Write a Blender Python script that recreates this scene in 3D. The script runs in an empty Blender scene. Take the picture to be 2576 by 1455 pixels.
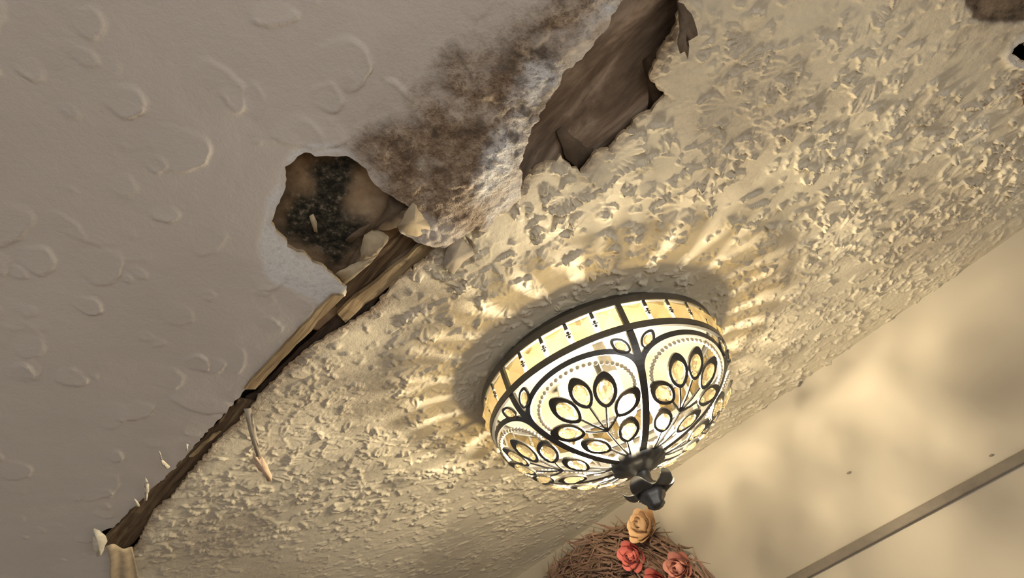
import bpy, bmesh, math, random
import numpy as np
from mathutils import Vector, Matrix

# ------------------------------------------------------------------ camera
W, H, F = 2576, 1455, 2050.0
PITCH, ROLL = math.radians(34.1), math.radians(21.0)
CAM = np.array([0.0, 0.0, 1.6])
fwd = np.array([0, math.cos(PITCH), math.sin(PITCH)])
up0 = np.array([0, -math.sin(PITCH), math.cos(PITCH)])
ex = math.cos(ROLL) * np.array([1.0, 0, 0]) - math.sin(ROLL) * up0
ey = math.sin(ROLL) * np.array([1.0, 0, 0]) + math.cos(ROLL) * up0
scene = bpy.context.scene
col = scene.collection
cd = bpy.data.cameras.new('camera')
cam = bpy.data.objects.new('camera', cd)
col.objects.link(cam)
cd.sensor_width = 36
cd.lens = F / W * 36
cd.clip_start = 0.01
m = Matrix.Identity(4)
for i in range(3):
    m[i][0], m[i][1], m[i][2], m[i][3] = ex[i], ey[i], -fwd[i], CAM[i]
cam.matrix_world = m
scene.camera = cam

# ------------------------------------------------------------------ light
scene.view_settings.view_transform = 'Standard'
scene.view_settings.look = 'None'
scene.view_settings.exposure = 0.25
scene.view_settings.gamma = 1
scene.view_settings.use_curve_mapping = False
BULB = 1030.0                     # emission of the lamp's own bulbs
wd = bpy.data.worlds.new('world')
scene.world = wd
wd.use_nodes = True
wd.node_tree.nodes['Background'].inputs[0].default_value = (1.0, 0.90, 0.80, 1)
wd.node_tree.nodes['Background'].inputs[1].default_value = 0.22
al = bpy.data.lights.new('added_fill_light', 'AREA')  # added unseen fill from behind the camera, lifts the ceiling
al.shape = 'RECTANGLE'
al.size, al.size_y = 1.6, 1.2
al.energy = 20
al.color = (1.0, 0.95, 0.88)
alo = bpy.data.objects.new('added_fill_light', al)
col.objects.link(alo)
alo.location = (0.9, -1.3, 0.9)
alo.rotation_euler = (Vector((-0.2, 0.8, 2.4)) - alo.location).to_track_quat('-Z', 'Y').to_euler()

scene.cycles.max_bounces = 4
scene.cycles.diffuse_bounces = 2
scene.cycles.glossy_bounces = 2
scene.cycles.transmission_bounces = 3
scene.cycles.transparent_max_bounces = 8
scene.cycles.adaptive_threshold = 0.02
scene.cycles.caustics_reflective = False
scene.cycles.caustics_refractive = False

# ------------------------------------------------------------------ room frame
ZC = 2.321                        # ceiling height
WU = np.array([-0.78837, 0.61520])   # along the wall, away from the camera
WN = np.array([0.61520, 0.78837])    # across, towards the wall
V_WALL = 1.835
V_SEAM = 0.615                    # line where the sagged boards meet
SLOPE = math.tan(math.radians(14.8))
LAMP = (0.0975, 1.381)
rng = np.random.default_rng(7)
random.seed(7)


def P(u, v, z):
    return (WU[0] * u + WN[0] * v, WU[1] * u + WN[1] * v, z)


def z_left(v):
    """underside of the left board: rises away from the seam"""
    d = V_SEAM - np.asarray(v, float)
    k = 0.02
    soft = 0.5 * (d + np.sqrt(d * d + k * k)) - 0.0
    return ZC - 0.008 + SLOPE * soft


def ray(x, y):
    d = fwd * F + ex * (x - W / 2) - ey * (y - H / 2)
    return d / np.linalg.norm(d)


def on_z(x, y, z=ZC):
    d = ray(x, y)
    t = (z - CAM[2]) / d[2]
    p = CAM + d * t
    return p


def uv_of(p):
    return float(p[0] * WU[0] + p[1] * WU[1]), float(p[0] * WN[0] + p[1] * WN[1])


def uv_right(x, y, dz=0.0):
    return uv_of(on_z(x, y, ZC + dz))


def uv_left(x, y, dz=0.0):
    z = ZC
    for _ in range(40):
        u, v = uv_of(on_z(x, y, z))
        z = 0.5 * z + 0.5 * (float(z_left(v)) + dz)
    return uv_of(on_z(x, y, z))


def on_wall(x, y, off=0.0):
    d = ray(x, y)
    nv = WN[0] * d[0] + WN[1] * d[1]
    t = (V_WALL - off) / nv
    return CAM + d * t


# ------------------------------------------------------------------ helpers
def tag(o, label=None, cat=None, group=None, kind=None):
    for k, v in (('label', label), ('category', cat), ('group', group), ('kind', kind)):
        if v:
            o[k] = v
    return o


def link(name, me, parent=None):
    o = bpy.data.objects.new(name, me)
    col.objects.link(o)
    if parent:
        o.parent = parent
    return o


def empty(name, loc):
    o = bpy.data.objects.new(name, None)
    o.location = loc
    o.empty_display_size = 0.05
    col.objects.link(o)
    return o


def mesh_from(name, verts, faces, mats, smooth=False):
    me = bpy.data.meshes.new(name)
    me.from_pydata([tuple(v) for v in verts], [], faces)
    for mt in (mats if isinstance(mats, (list, tuple)) else [mats]):
        me.materials.append(mt)
    if smooth:
        me.polygons.foreach_set('use_smooth', [True] * len(me.polygons))
    me.update()
    return me


class NT:
    def __init__(self, name):
        self.mat = bpy.data.materials.new(name)
        self.mat.use_nodes = True
        self.t = self.mat.node_tree
        self.b = self.t.nodes['Principled BSDF']
        self.out = self.t.nodes['Material Output']

    def n(self, kind, **kw):
        nd = self.t.nodes.new(kind)
        for k, v in kw.items():
            if k in nd.inputs:
                nd.inputs[k].default_value = v
            else:
                setattr(nd, k, v)
        return nd

    def l(self, a, b):
        self.t.links.new(a, b)

    def coord(self):
        return self.n('ShaderNodeTexCoord').outputs['Object']

    def noise(self, scale, detail=4, rough=0.6, vec=None, dist=0.0):
        nd = self.n('ShaderNodeTexNoise', Scale=scale, Detail=detail, Roughness=rough, Distortion=dist)
        self.l(vec if vec is not None else self.coord(), nd.inputs['Vector'])
        return nd.outputs['Fac']

    def ramp(self, fac, stops):
        nd = self.n('ShaderNodeValToRGB')
        e = nd.color_ramp.elements
        while len(e) < len(stops):
            e.new(0.5)
        for q, (p, c) in zip(e, stops):
            q.position = p
            q.color = tuple(c) + (1,) if len(c) == 3 else c
        self.l(fac, nd.inputs[0])
        return nd.outputs[0]

    def mix(self, fac, a, b):
        nd = self.n('ShaderNodeMix', data_type='RGBA')
        for s, v in ((0, fac), (6, a), (7, b)):
            if hasattr(v, 'is_output'):
                self.l(v, nd.inputs[s])
            elif s == 0:
                nd.inputs[0].default_value = v
            else:
                nd.inputs[s].default_value = tuple(v) + (1,)
        return nd.outputs[2]

    def math(self, op, a, b=0.0):
        nd = self.n('ShaderNodeMath', operation=op)
        for i, v in enumerate((a, b)):
            if hasattr(v, 'is_output'):
                self.l(v, nd.inputs[i])
            else:
                nd.inputs[i].default_value = v
        return nd.outputs[0]

    def attr(self, name):
        return self.n('ShaderNodeAttribute', attribute_name=name).outputs['Fac']

    def bump(self, h, strength=0.3, dist=0.002):
        nd = self.n('ShaderNodeBump', Strength=strength, Distance=dist)
        self.l(h, nd.inputs['Height'])
        self.l(nd.outputs[0], self.b.inputs['Normal'])

    def base(self, c):
        if hasattr(c, 'is_output'):
            self.l(c, self.b.inputs['Base Color'])
        else:
            self.b.inputs['Base Color'].default_value = tuple(c) + (1,)
        return self

    def rough(self, r, metal=0.0, spec=0.3):
        self.b.inputs['Roughness'].default_value = r
        self.b.inputs['Metallic'].default_value = metal
        self.b.inputs['Specular IOR Level'].default_value = spec
        return self


def simple(name, c, rough=0.7, metal=0.0, var=0.12, scale=40, bump=0.15, spec=0.3):
    t = NT(name)
    nz = t.noise(scale, 5)
    t.base(t.ramp(nz, [(0.25, [x * (1 - var) for x in c]), (0.75, [min(1, x * (1 + var)) for x in c])]))
    t.rough(rough, metal, spec)
    if bump:
        t.bump(nz, bump, 0.002)
    return t.mat


# --- painted textured plaster, with stain attributes
def plaster(name, paint, paint2):
    t = NT(name)
    n1 = t.noise(3.0, 4)
    n2 = t.noise(42, 5, 0.72)
    n3 = t.noise(150, 4, 0.72)
    st, ba = t.attr('stain'), t.attr('bare')
    c = t.ramp(n1, [(0.3, paint), (0.7, paint2)])
    brown = t.ramp(n2, [(0.32, (0.13, 0.082, 0.048)), (0.5, (0.34, 0.25, 0.175)), (0.66, (0.52, 0.42, 0.32))])
    c = t.mix(st, c, brown)
    bare = t.ramp(n3, [(0.30, (0.70, 0.70, 0.71)), (0.50, (0.86, 0.87, 0.89)), (0.7, (0.90, 0.92, 0.95))])
    c = t.mix(ba, c, bare)
    spk = t.ramp(n3, [(0.50, (0, 0, 0)), (0.60, (1, 1, 1))])
    c = t.mix(t.math('MULTIPLY', t.math('MULTIPLY', spk, st), 0.55), c, (0.10, 0.066, 0.042))
    c = t.mix(t.attr('mould'), c, t.ramp(n3, [(0.4, (0.045, 0.035, 0.028)), (0.7, (0.20, 0.15, 0.11))]))
    t.base(c).rough(0.62, 0, 0.35)
    crumb = t.math('MULTIPLY', t.math('ADD', t.math('MAXIMUM', st, t.math('MULTIPLY', ba, 0.25)), 0.15), t.math('ADD', n3, t.math('MULTIPLY', n2, 2.0)))
    t.bump(t.math('ADD', t.math('MULTIPLY', n3, 0.35), crumb), 0.75, 0.0022)
    return t.mat


M = {}
M['ceil_r'] = plaster('painted_textured_plaster', (0.76, 0.70, 0.56), (0.82, 0.755, 0.615))
M['ceil_l'] = plaster('dull_painted_plaster', (0.70, 0.65, 0.60), (0.77, 0.72, 0.67))
M['edge'] = simple('crumbled_plaster_edge', (0.46, 0.36, 0.24), 0.95, 0, 0.5, 60, 0.5)
M['gypsum'] = simple('bare_gypsum', (0.74, 0.70, 0.60), 0.9, 0, 0.2, 80, 0.3)


def streak_mat(name, stops, scale=(3, 60, 3), rough=0.8, bump=0.4):
    t = NT(name)
    mp = t.n('ShaderNodeMapping')
    mp.inputs['Rotation'].default_value = (0, 0, math.atan2(WU[1], WU[0]) * -1)
    vm = t.n('ShaderNodeVectorRotate', rotation_type='Z_AXIS')
    vm.inputs['Angle'].default_value = -math.atan2(WU[1], WU[0])
    t.l(t.coord(), vm.inputs['Vector'])
    sc = t.n('ShaderNodeVectorMath', operation='MULTIPLY')
    sc.inputs[1].default_value = scale
    t.l(vm.outputs[0], sc.inputs[0])
    nz = t.noise(1.0, 6, 0.65, sc.outputs[0], 0.4)
    t.base(t.ramp(nz, stops)).rough(rough, 0, 0.2)
    t.bump(nz, bump, 0.004)
    return t


M['lath'] = streak_mat('old_wood_lath', [(0.28, (0.05, 0.033, 0.02)), (0.5, (0.165, 0.115, 0.07)), (0.72, (0.30, 0.22, 0.14))], (8, 130, 60)).mat
M['lath_tan'] = streak_mat('pale_torn_lath', [(0.28, (0.13, 0.09, 0.05)), (0.5, (0.36, 0.27, 0.16)), (0.75, (0.55, 0.44, 0.28))], (8, 110, 60)).mat
M['lath_dark'] = streak_mat('dark_brown_lath', [(0.28, (0.035, 0.024, 0.018)), (0.5, (0.085, 0.06, 0.045)), (0.75, (0.16, 0.115, 0.085))], (8, 110, 60)).mat  # darker brown streaks than the other laths
M['gap_shade'] = simple('gap_shade_brown', (0.075, 0.055, 0.040), 1.0, 0, 0.3, 10, 0)  # shade of the open gaps put into a dark brown


def board_mat():
    t = NT('mouldy_backing_board')
    n1 = t.noise(16, 6, 0.6)
    n2 = t.noise(90, 6, 0.75)
    c = t.ramp(n1, [(0.36, (0.20, 0.13, 0.075)), (0.52, (0.38, 0.27, 0.17)), (0.68, (0.52, 0.40, 0.27))])
    blk = t.ramp(n2, [(0.42, (0.020, 0.020, 0.015)), (0.55, (0.075, 0.068, 0.05)), (0.66, (0.30, 0.25, 0.20))])
    c = t.mix(t.attr('mould'), c, blk)
    c = t.mix(t.attr('bare'), c, t.ramp(n2, [(0.3, (0.25, 0.19, 0.13)), (0.6, (0.47, 0.38, 0.29))]))
    t.base(c).rough(0.9, 0, 0.2)
    t.bump(n2, 0.5, 0.002)
    return t.mat


M['board'] = board_mat()
tl = streak_mat('brown_ceiling_lining', [(0.36, (0.12, 0.086, 0.06)), (0.5, (0.27, 0.20, 0.145)), (0.63, (0.52, 0.40, 0.30))], (7, 22, 8), 0.75, 0.3)
M['lining'] = tl.mat
M['paper'] = simple('torn_brown_paper', (0.155, 0.115, 0.08), 0.85, 0, 0.35, 50, 0.3)
M['paper_pale'] = simple('torn_pale_paper', (0.52, 0.43, 0.30), 0.85, 0, 0.25, 50, 0.3)
M['chip'] = simple('fresh_wood_chip', (0.74, 0.55, 0.40), 0.8, 0, 0.2, 90, 0.3)
M['grey_chip'] = simple('grey_paint_sliver', (0.44, 0.39, 0.32), 0.85, 0, 0.2, 60, 0.2)


def wall_mat():
    t = NT('smooth_cream_wall')
    n1 = t.noise(2.2, 4)
    n2 = t.noise(160, 5, 0.7)
    t.base(t.ramp(n1, [(0.3, (0.49, 0.445, 0.365)), (0.7, (0.53, 0.48, 0.395))])).rough(0.6, 0, 0.3)
    t.bump(n2, 0.12, 0.001)
    return t.mat


M['wall'] = wall_mat()
M['trim'] = simple('grey_brown_rail_paint', (0.22, 0.19, 0.155), 0.6, 0, 0.1, 60, 0.1)
M['floor'] = simple('wooden_floor', (0.30, 0.21, 0.13), 0.5, 0, 0.3, 12, 0.1)
M['metal'] = simple('dark_bronze_metal', (0.115, 0.115, 0.115), 0.42, 0.75, 0.2, 30, 0.05, 0.5)
M['pan'] = simple('dark_bronze_pan', (0.075, 0.068, 0.055), 0.6, 0, 0.05, 30, 0, 0.5)
M['pearl'] = simple('cream_bead_glass', (0.80, 0.72, 0.55), 0.25, 0, 0.08, 60, 0, 0.6)
M['ceramic'] = simple('white_ceramic', (0.82, 0.80, 0.74), 0.4, 0, 0.05, 30, 0, 0.5)


def crystal_mat(name, tint, fac):
    t = NT(name)
    tr = t.n('ShaderNodeBsdfTransparent')
    tr.inputs[0].default_value = tuple(tint) + (1,)
    gl = t.n('ShaderNodeBsdfGlass', Roughness=0.03, IOR=1.5)
    gl.inputs['Color'].default_value = tuple(tint) + (1,)
    tl_ = t.n('ShaderNodeBsdfTranslucent')
    tl_.inputs[0].default_value = tuple(tint) + (1,)
    m1 = t.n('ShaderNodeMixShader')
    m1.inputs[0].default_value = 0.012
    t.l(gl.outputs[0], m1.inputs[1])
    t.l(tl_.outputs[0], m1.inputs[2])
    m2 = t.n('ShaderNodeMixShader')
    m2.inputs[0].default_value = fac
    t.l(tr.outputs[0], m2.inputs[1])
    t.l(m1.outputs[0], m2.inputs[2])
    t.l(m2.outputs[0], t.out.inputs[0])
    return t.mat


M['crystal'] = crystal_mat('clear_crystal', (1.0, 0.93, 0.77), 0.80)
M['amber'] = crystal_mat('champagne_crystal', (1.0, 0.92, 0.72), 0.68)


def emit_mat():
    t = NT('lit_bulb_glass')
    e = t.n('ShaderNodeEmission', Strength=BULB)
    e.inputs[0].default_value = (1.0, 0.82, 0.54, 1)
    t.l(e.outputs[0], t.out.inputs[0])
    return t.mat


M['bulb'] = emit_mat()


# ------------------------------------------------------------------ numpy noise
_tab = np.random.default_rng(3).random((256, 256))


def vnoise(x, y):
    xi, yi = np.floor(x).astype(int), np.floor(y).astype(int)
    fx, fy = x - xi, y - yi
    fx, fy = fx * fx * (3 - 2 * fx), fy * fy * (3 - 2 * fy)
    a = _tab[xi % 256, yi % 256]
    b = _tab[(xi + 1) % 256, yi % 256]
    c = _tab[xi % 256, (yi + 1) % 256]
    d = _tab[(xi + 1) % 256, (yi + 1) % 256]
    return (a * (1 - fx) + b * fx) * (1 - fy) + (c * (1 - fx) + d * fx) * fy


def fbm(x, y, octaves=4, gain=0.55):
    s, a, t = 0, 1, 0
    for k in range(octaves):
        s = s + a * vnoise(x * 2 ** k + 17.3 * k, y * 2 ** k + 5.1 * k)
        t += a
        a *= gain
    return s / t


def in_poly(pu, pv, poly):
    ins = np.zeros(pu.shape, bool)
    n = len(poly)
    for i in range(n):
        u1, v1 = poly[i]
        u2, v2 = poly[(i + 1) % n]
        if v1 == v2:
            continue
        c = (v1 > pv) != (v2 > pv)
        ins ^= c & (pu < (u2 - u1) * (pv - v1) / (v2 - v1) + u1)
    return ins


def poly_dist(pu, pv, poly):
    """signed distance: positive inside"""
    d = np.full(pu.shape, 1e9)
    n = len(poly)
    for i in range(n):
        a = np.array(poly[i]); b = np.array(poly[(i + 1) % n])
        e = b - a
        t = np.clip(((pu - a[0]) * e[0] + (pv - a[1]) * e[1]) / (e @ e + 1e-12), 0, 1)
        d = np.minimum(d, np.hypot(pu - a[0] - t * e[0], pv - a[1] - t * e[1]))
    return np.where(in_poly(pu, pv, poly), d, -d)


def ragged(pts, amp=0.0022, step=0.006, seed=1):
    """subdivide an open outline and roughen it like a torn edge"""
    r = np.random.default_rng(seed)
    out = []
    for a, b in zip(pts[:-1], pts[1:]):
        a, b = np.array(a), np.array(b)
        L = np.linalg.norm(b - a)
        n = max(1, int(L / step))
        nrm = np.array([-(b - a)[1], (b - a)[0]]) / (L + 1e-9)
        for k in range(n):
            q = a + (b - a) * k / n
            if k:
                q = q + nrm * r.normal(0, amp)
            out.append(tuple(q))
    out.append(tuple(pts[-1]))
    return out


def axis(segs):
    """breakpoints with a spacing for each stretch"""
    out = [segs[0][0]]
    for (a, _), (b, st) in zip(segs[:-1], segs[1:]):
        n = max(1, round((b - a) / st))
        out += list(np.linspace(a, b, n + 1)[1:])
    return np.array(out)


def stamp(Hm, us, vs, cu, cv, phi, L, Wd, A, r, keep=0.30, ew=0.0030, ribs=0.10, rim=0.6, jag=1.0, nrib=9):
    """one trowel or brush flake: rises along its length, then drops at a torn front"""
    R = L * 1.15 + Wd
    i0, i1 = np.searchsorted(us, (cu - R, cu + R))
    j0, j1 = np.searchsorted(vs, (cv - R, cv + R))
    if i1 - i0 < 2 or j1 - j0 < 2:
        return
    U = us[i0:i1, None] - cu
    V = vs[None, j0:j1] - cv
    c, s_ = math.cos(phi), math.sin(phi)
    x = (U * c + V * s_) / L
    y = -U * s_ + V * c
    xc = np.clip(x, 0, 1.2)
    hw = Wd * (0.28 + 0.72 * np.sin(xc * 1.9))
    t = y / hw
    p1, p2, p3 = r.random(3) * 6.28
    front = 1 - 0.33 * t * t + jag * (0.07 * np.sin(4 * t + p1) + 0.04 * np.sin(11 * t + p2))
    e = np.clip((front - x) / (ew / L), 0, 1)
    side = np.clip((1 - np.abs(t)) / 0.22, 0, 1)
    st = np.clip(x / 0.2, 0, 1)
    w = e * side * st
    gap = np.minimum((front - x) * L, (1 - np.abs(t)) * hw * 1.6)
    lip = np.exp(-((gap - 0.0030) / 0.0032) ** 2) * np.clip(x * 2.2, 0, 1) * (0.55 + 0.45 * np.sin(t * 3 + p2))
    h = A * (1 - rim) * (0.15 + 0.85 * xc ** 1.3) + A * rim * lip + A * ribs * xc * np.sin(t * nrib + p3)
    sub = Hm[i0:i1, j0:j1]
    Hm[i0:i1, j0:j1] = sub * (1 - w) + (sub * keep + h) * w


def relief_panel(name, us, vs, polys, zf, Hm, mats, attrs, thick, top_jit=0.004):
    """grid cut to a torn outline, relief hanging below it, broken edges with thickness"""
    nu, nv = len(us), len(vs)
    cu = 0.5 * (us[:-1] + us[1:])[:, None] + np.zeros(nv - 1)
    cv = 0.5 * (vs[:-1] + vs[1:])[None, :] + np.zeros((nu - 1, 1))
    keep = in_poly(cu, cv, polys[0])
    for q in polys[1:]:
        keep &= ~in_poly(cu, cv, q)
    UU = us[:, None] + np.zeros(nv)
    VV = vs[None, :] + np.zeros((nu, 1))
    # boundary edges
    kp = np.zeros((nu + 1, nv + 1), bool)
    kp[1:-1, 1:-1] = keep
    idx = np.arange(nu * nv).reshape(nu, nv)
    edges = []
    # edges along u between (i,j)-(i+1,j): cells (i,j-1),(i,j)
    A_, B_ = kp[1:-1, :-1], kp[1:-1, 1:]
    I, J = np.where(A_ & ~B_); edges.append(np.stack([idx[I, J], idx[I + 1, J]], 1))
    I, J = np.where(~A_ & B_); edges.append(np.stack([idx[I + 1, J], idx[I, J]], 1))
    A_, B_ = kp[:-1, 1:-1], kp[1:, 1:-1]
    I, J = np.where(A_ & ~B_); edges.append(np.stack([idx[I, J + 1], idx[I, J]], 1))
    I, J = np.where(~A_ & B_); edges.append(np.stack([idx[I, J], idx[I, J + 1]], 1))
    E_ = np.concatenate(edges)
    fu, fv = UU.ravel().copy(), VV.ravel().copy()
    bv = np.unique(E_)
    inner = bv[(fu[bv] > us[1]) & (fu[bv] < us[-2]) & (fv[bv] > vs[1]) & (fv[bv] < vs[-2])]
    # snap to the outline
    best = np.full(len(inner), 1e9); bu = fu[inner].copy(); bw = fv[inner].copy()
    for a, b in [(np.array(q[i]), np.array(q[(i + 1) % len(q)])) for q in polys for i in range(len(q))]:
        e = b - a
        t = np.clip(((fu[inner] - a[0]) * e[0] + (fv[inner] - a[1]) * e[1]) / (e @ e + 1e-12), 0, 1)
        qu, qv = a[0] + t * e[0], a[1] + t * e[1]
        d = np.hypot(qu - fu[inner], qv - fv[inner])
        k = d < best
        best[k] = d[k]; bu[k] = qu[k]; bw[k] = qv[k]
    k = best < 0.0045
    fu[inner[k]] = bu[k]; fv[inner[k]] = bw[k]
    z = zf(fu, fv) - Hm.ravel()
    I, J = np.where(keep)
    quads = np.stack([idx[I, J], idx[I, J + 1], idx[I + 1, J + 1], idx[I + 1, J]], 1)  # facing down
    used, inv = np.unique(quads, return_inverse=True)
    quads = inv.reshape(quads.shape)
    X = WU[0] * fu + WN[0] * fv
    Y = WU[1] * fu + WN[1] * fv
    co = np.stack([X, Y, z], 1)
    top = co[used]
    # side walls
    remap = {g: i for i, g in enumerate(bv)}
    lo = co[bv]
    r = np.random.default_rng(11)
    hi = lo.copy()
    hi[:, 2] += thick + top_jit * (fbm(lo[:, 0] * 60, lo[:, 1] * 60, 3) - 0.5)
    n0 = len(top)
    pos = np.searchsorted(bv, E_)
    side = np.stack([n0 + pos[:, 0], n0 + pos[:, 1], n0 + len(bv) + pos[:, 1], n0 + len(bv) + pos[:, 0]], 1)
    allv = np.concatenate([top, lo, hi])
    allf = np.concatenate([quads, side])
    me = bpy.data.meshes.new(name)
    me.vertices.add(len(allv))
    me.vertices.foreach_set('co', allv.ravel())
    me.loops.add(len(allf) * 4)
    me.loops.foreach_set('vertex_index', allf.ravel().astype(np.int32))
    me.polygons.add(len(allf))
    me.polygons.foreach_set('loop_start', np.arange(0, len(allf) * 4, 4, dtype=np.int32))
    me.polygons.foreach_set('use_smooth', np.concatenate([np.ones(len(quads), bool), np.zeros(len(side), bool)]))
    for mt in mats:
        me.materials.append(mt)
    me.polygons.foreach_set('material_index', np.concatenate([np.zeros(len(quads), np.int32), np.ones(len(side), np.int32)]))
    for an, av in attrs.items():
        at = me.attributes.new(an, 'FLOAT', 'POINT')
        full = np.concatenate([av.ravel()[used], np.zeros(len(lo) + len(hi))])
        at.data.foreach_set('value', full.astype(np.float32))
    me.update()
    me.validate()
    return link(name, me)


def soft_mask(UU, VV, poly, soft, nscale=30, namp=0.03, oct_=5):
    d = poly_dist(UU, VV, poly)
    d = d + (fbm(UU * nscale, VV * nscale, oct_) - 0.5) * 2 * namp
    return np.clip(d / soft + 0.5, 0, 1)


# ------------------------------------------------------------------ outlines of the broken boards (traced once, kept as points on the boards)
edge_left_px = [(254, 1338), (290, 1323), (326, 1286), (378, 1240), (425, 1193), (472, 1141), (513, 1094), (565, 1037),
                (607, 990), (648, 949), (690, 908), (736, 850), (783, 793), (830, 757), (868, 728), (870, 721), (847, 702),
                (820, 675), (779, 650), (737, 626), (703, 589), (681, 559), (693, 527), (715, 479), (719, 430), (715, 419),
                (748, 393), (767, 382), (792, 393), (820, 391), (847, 393), (871, 391), (899, 406), (920, 420), (926, 437),
                (938, 456), (961, 475), (988, 487), (1036, 515), (1019, 540), (1000, 570), (1023, 589), (1057, 601),
                (1085, 610), (1115, 609), (1157, 585), (1195, 565), (1219, 575), (1243, 537), (1280, 520), (1308, 486),
                (1311, 448), (1308, 420), (1309, 379), (1332, 323), (1352, 284), (1385, 231), (1408, 198), (1411, 181),
                (1438, 165), (1484, 122), (1494, 99), (1517, 76), (1533, 49), (1546, 20), (1556, 0), (1600, -70)]
edge_right_px = [(347, 1369), (383, 1292), (441, 1240), (472, 1198), (508, 1157), (544, 1115), (586, 1074), (625, 1035),
                 (648, 1001), (695, 954), (747, 902), (793, 866), (876, 819), (944, 775), (992, 716), (1040, 671),
                 (1078, 647), (1091, 628), (1125, 592), (1200, 545), (1280, 490), (1309, 462), (1332, 432), (1365, 409),
                 (1398, 404), (1411, 389), (1428, 409), (1457, 429), (1484, 403), (1500, 379), (1530, 373), (1560, 337),
                 (1589, 317), (1593, 300), (1622, 284), (1639, 280), (1655, 257), (1672, 242), (1652, 221), (1635, 195),
                 (1642, 162), (1662, 125), (1688, 89), (1701, 63), (1705, 16), (1707, 0), (1740, -80)]
U0, U1, V0 = -0.75, 2.55, -0.45
el = [uv_left(*p) for p in edge_left_px]
er = [uv_right(*p) for p in edge_right_px]
el = [(U1 + .1, 0.605), (el[0][0] + 0.13, 0.605)] + ragged(el, 0.0016, 0.006, 1) + [(-0.1, 0.64), (U0 - .1, 0.66)]
er = [(U1 + .1, er[0][1] - 0.005), (er[0][0] + 0.08, er[0][1] - 0.004)] + ragged(er, 0.0016, 0.006, 2) + [(-0.1, 0.68), (U0 - .1, 0.70)]
poly_left = el + [(U0 - .1, V0 - .1), (U1 + .1, V0 - .1)]
poly_right = er + [(U0 - .1, V_WALL + .02), (U1 + .1, V_WALL + .02)]
hole_px = [(2541, 124), (2552, 116), (2566, 108), (2590, 104), (2610, 112), (2606, 142), (2585, 150), (2560, 146), (2546, 138)]
poly_hole = ragged([uv_right(*p) for p in hole_px + hole_px[:1]], 0.0022, 0.004, 6)[:-1]

# ------------------------------------------------------------------ textured ceiling on the lamp side
us = axis([(U0, 0), (-0.22, 0.006), (0.7, 0.0021), (1.35, 0.0027), (1.95, 0.0036), (U1, 0.008)])
vs = axis([(0.52, 0), (1.2, 0.0022), (V_WALL + 0.012, 0.0027)])
UU = us[:, None] + np.zeros(len(vs)); VV = vs[None, :] + np.zeros((len(us), 1))
r = np.random.default_rng(21)
Hr = 0.0012 * fbm(UU * 30, VV * 30, 3)


def amp_r(u, v):
    a = 0.0082 + 0.0022 * math.sin(u * 7 + v * 5)
    a *= 1.0 - 0.45 * min(1, max(0, (u - 1.0) / 0.6))
    if v > 1.70:
        a *= 0.7
    return a


# small dabs under everything
for k in range(2600):
    u, v = r.uniform(U0, U1), r.uniform(0.5, V_WALL)
    L = r.uniform(0.014, 0.034)
    stamp(Hr, us, vs, u, v, r.uniform(0, 6.283), L, L * r.uniform(0.4, 0.8), amp_r(u, v) * r.uniform(0.35, 0.8), r)
# brush stomps: flakes fanning out from a centre
for k in range(780):
    u, v = r.uniform(U0, U1), r.uniform(0.5, V_WALL)
    n = r.integers(4, 9)
    a0 = r.uniform(0, 6.283)
    R_ = r.uniform(0.028, 0.060)
    for q in range(n):
        a = a0 + 6.283 * q / n * r.uniform(0.7, 1.0) + r.normal(0, 0.2)
        L = R_ * r.uniform(0.55, 1.05)
        o = r.uniform(0.002, 0.012)
        stamp(Hr, us, vs, u + o * math.cos(a), v + o * math.sin(a), a, L, L * r.uniform(0.28, 0.5),
              amp_r(u, v) * r.uniform(0.6, 1.35), r, rim=r.uniform(0.3, 0.85), ribs=r.choice((0.03, 0.05, 0.16)), nrib=r.uniform(6, 16))
# thin raised ridges of plaster squeezed between the stomps
for k in range(900):
    u, v = r.uniform(U0, U1), r.uniform(0.5, V_WALL)
    L = r.uniform(0.02, 0.05)
    stamp(Hr, us, vs, u, v, r.uniform(0, 6.283), L, L * 0.16, amp_r(u, v) * r.uniform(0.7, 1.2), r, keep=0.9, ew=0.005)
for k in range(1100):
    u, v = r.uniform(-0.3, 1.6), r.uniform(0.55, V_WALL)
    L = r.uniform(0.008, 0.020)
    stamp(Hr, us, vs, u, v, r.uniform(0, 6.283), L, L * r.uniform(0.35, 0.8), amp_r(u, v) * r.uniform(0.25, 0.6), r, keep=0.75, rim=0.3)
Hr += 0.0009 * (fbm(UU * 140, VV * 140, 3) - 0.5)
# smoothed patches where damp softened the coat
smooth = np.clip((fbm(UU * 3.1 + 4, VV * 3.1, 3) - 0.55) * 5, 0, 1) * np.clip((UU - 0.8) / 0.5, 0, 1)
Hr *= 1 - 0.6 * smooth
seam_d = np.clip(1 - (VV - np.interp(UU, [p[0] for p in er][::-1], [p[1] for p in er][::-1])) / 0.035, 0, 1)
Hr *= 1 - 0.45 * seam_d
corner = soft_mask(UU, VV, [uv_right(*p) for p in [(2412, -60), (2425, 10), (2452, 48), (2500, 56), (2620, 58), (2760, -60)]], 0.004, 60, 0.007)
corner2 = soft_mask(UU, VV, [uv_right(*p) for p in [(2330, -40), (2420, 60), (2400, 130), (2500, 190), (2640, 260), (2800, -40)]], 0.09, 16, 0.05)
Hr = Hr * (1 - 0.85 * corner) + (-0.002) * corner
rim = np.exp(-((poly_dist(UU, VV, poly_hole) + 0.008) / 0.006) ** 2)
Hr += 0.006 * rim
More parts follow.
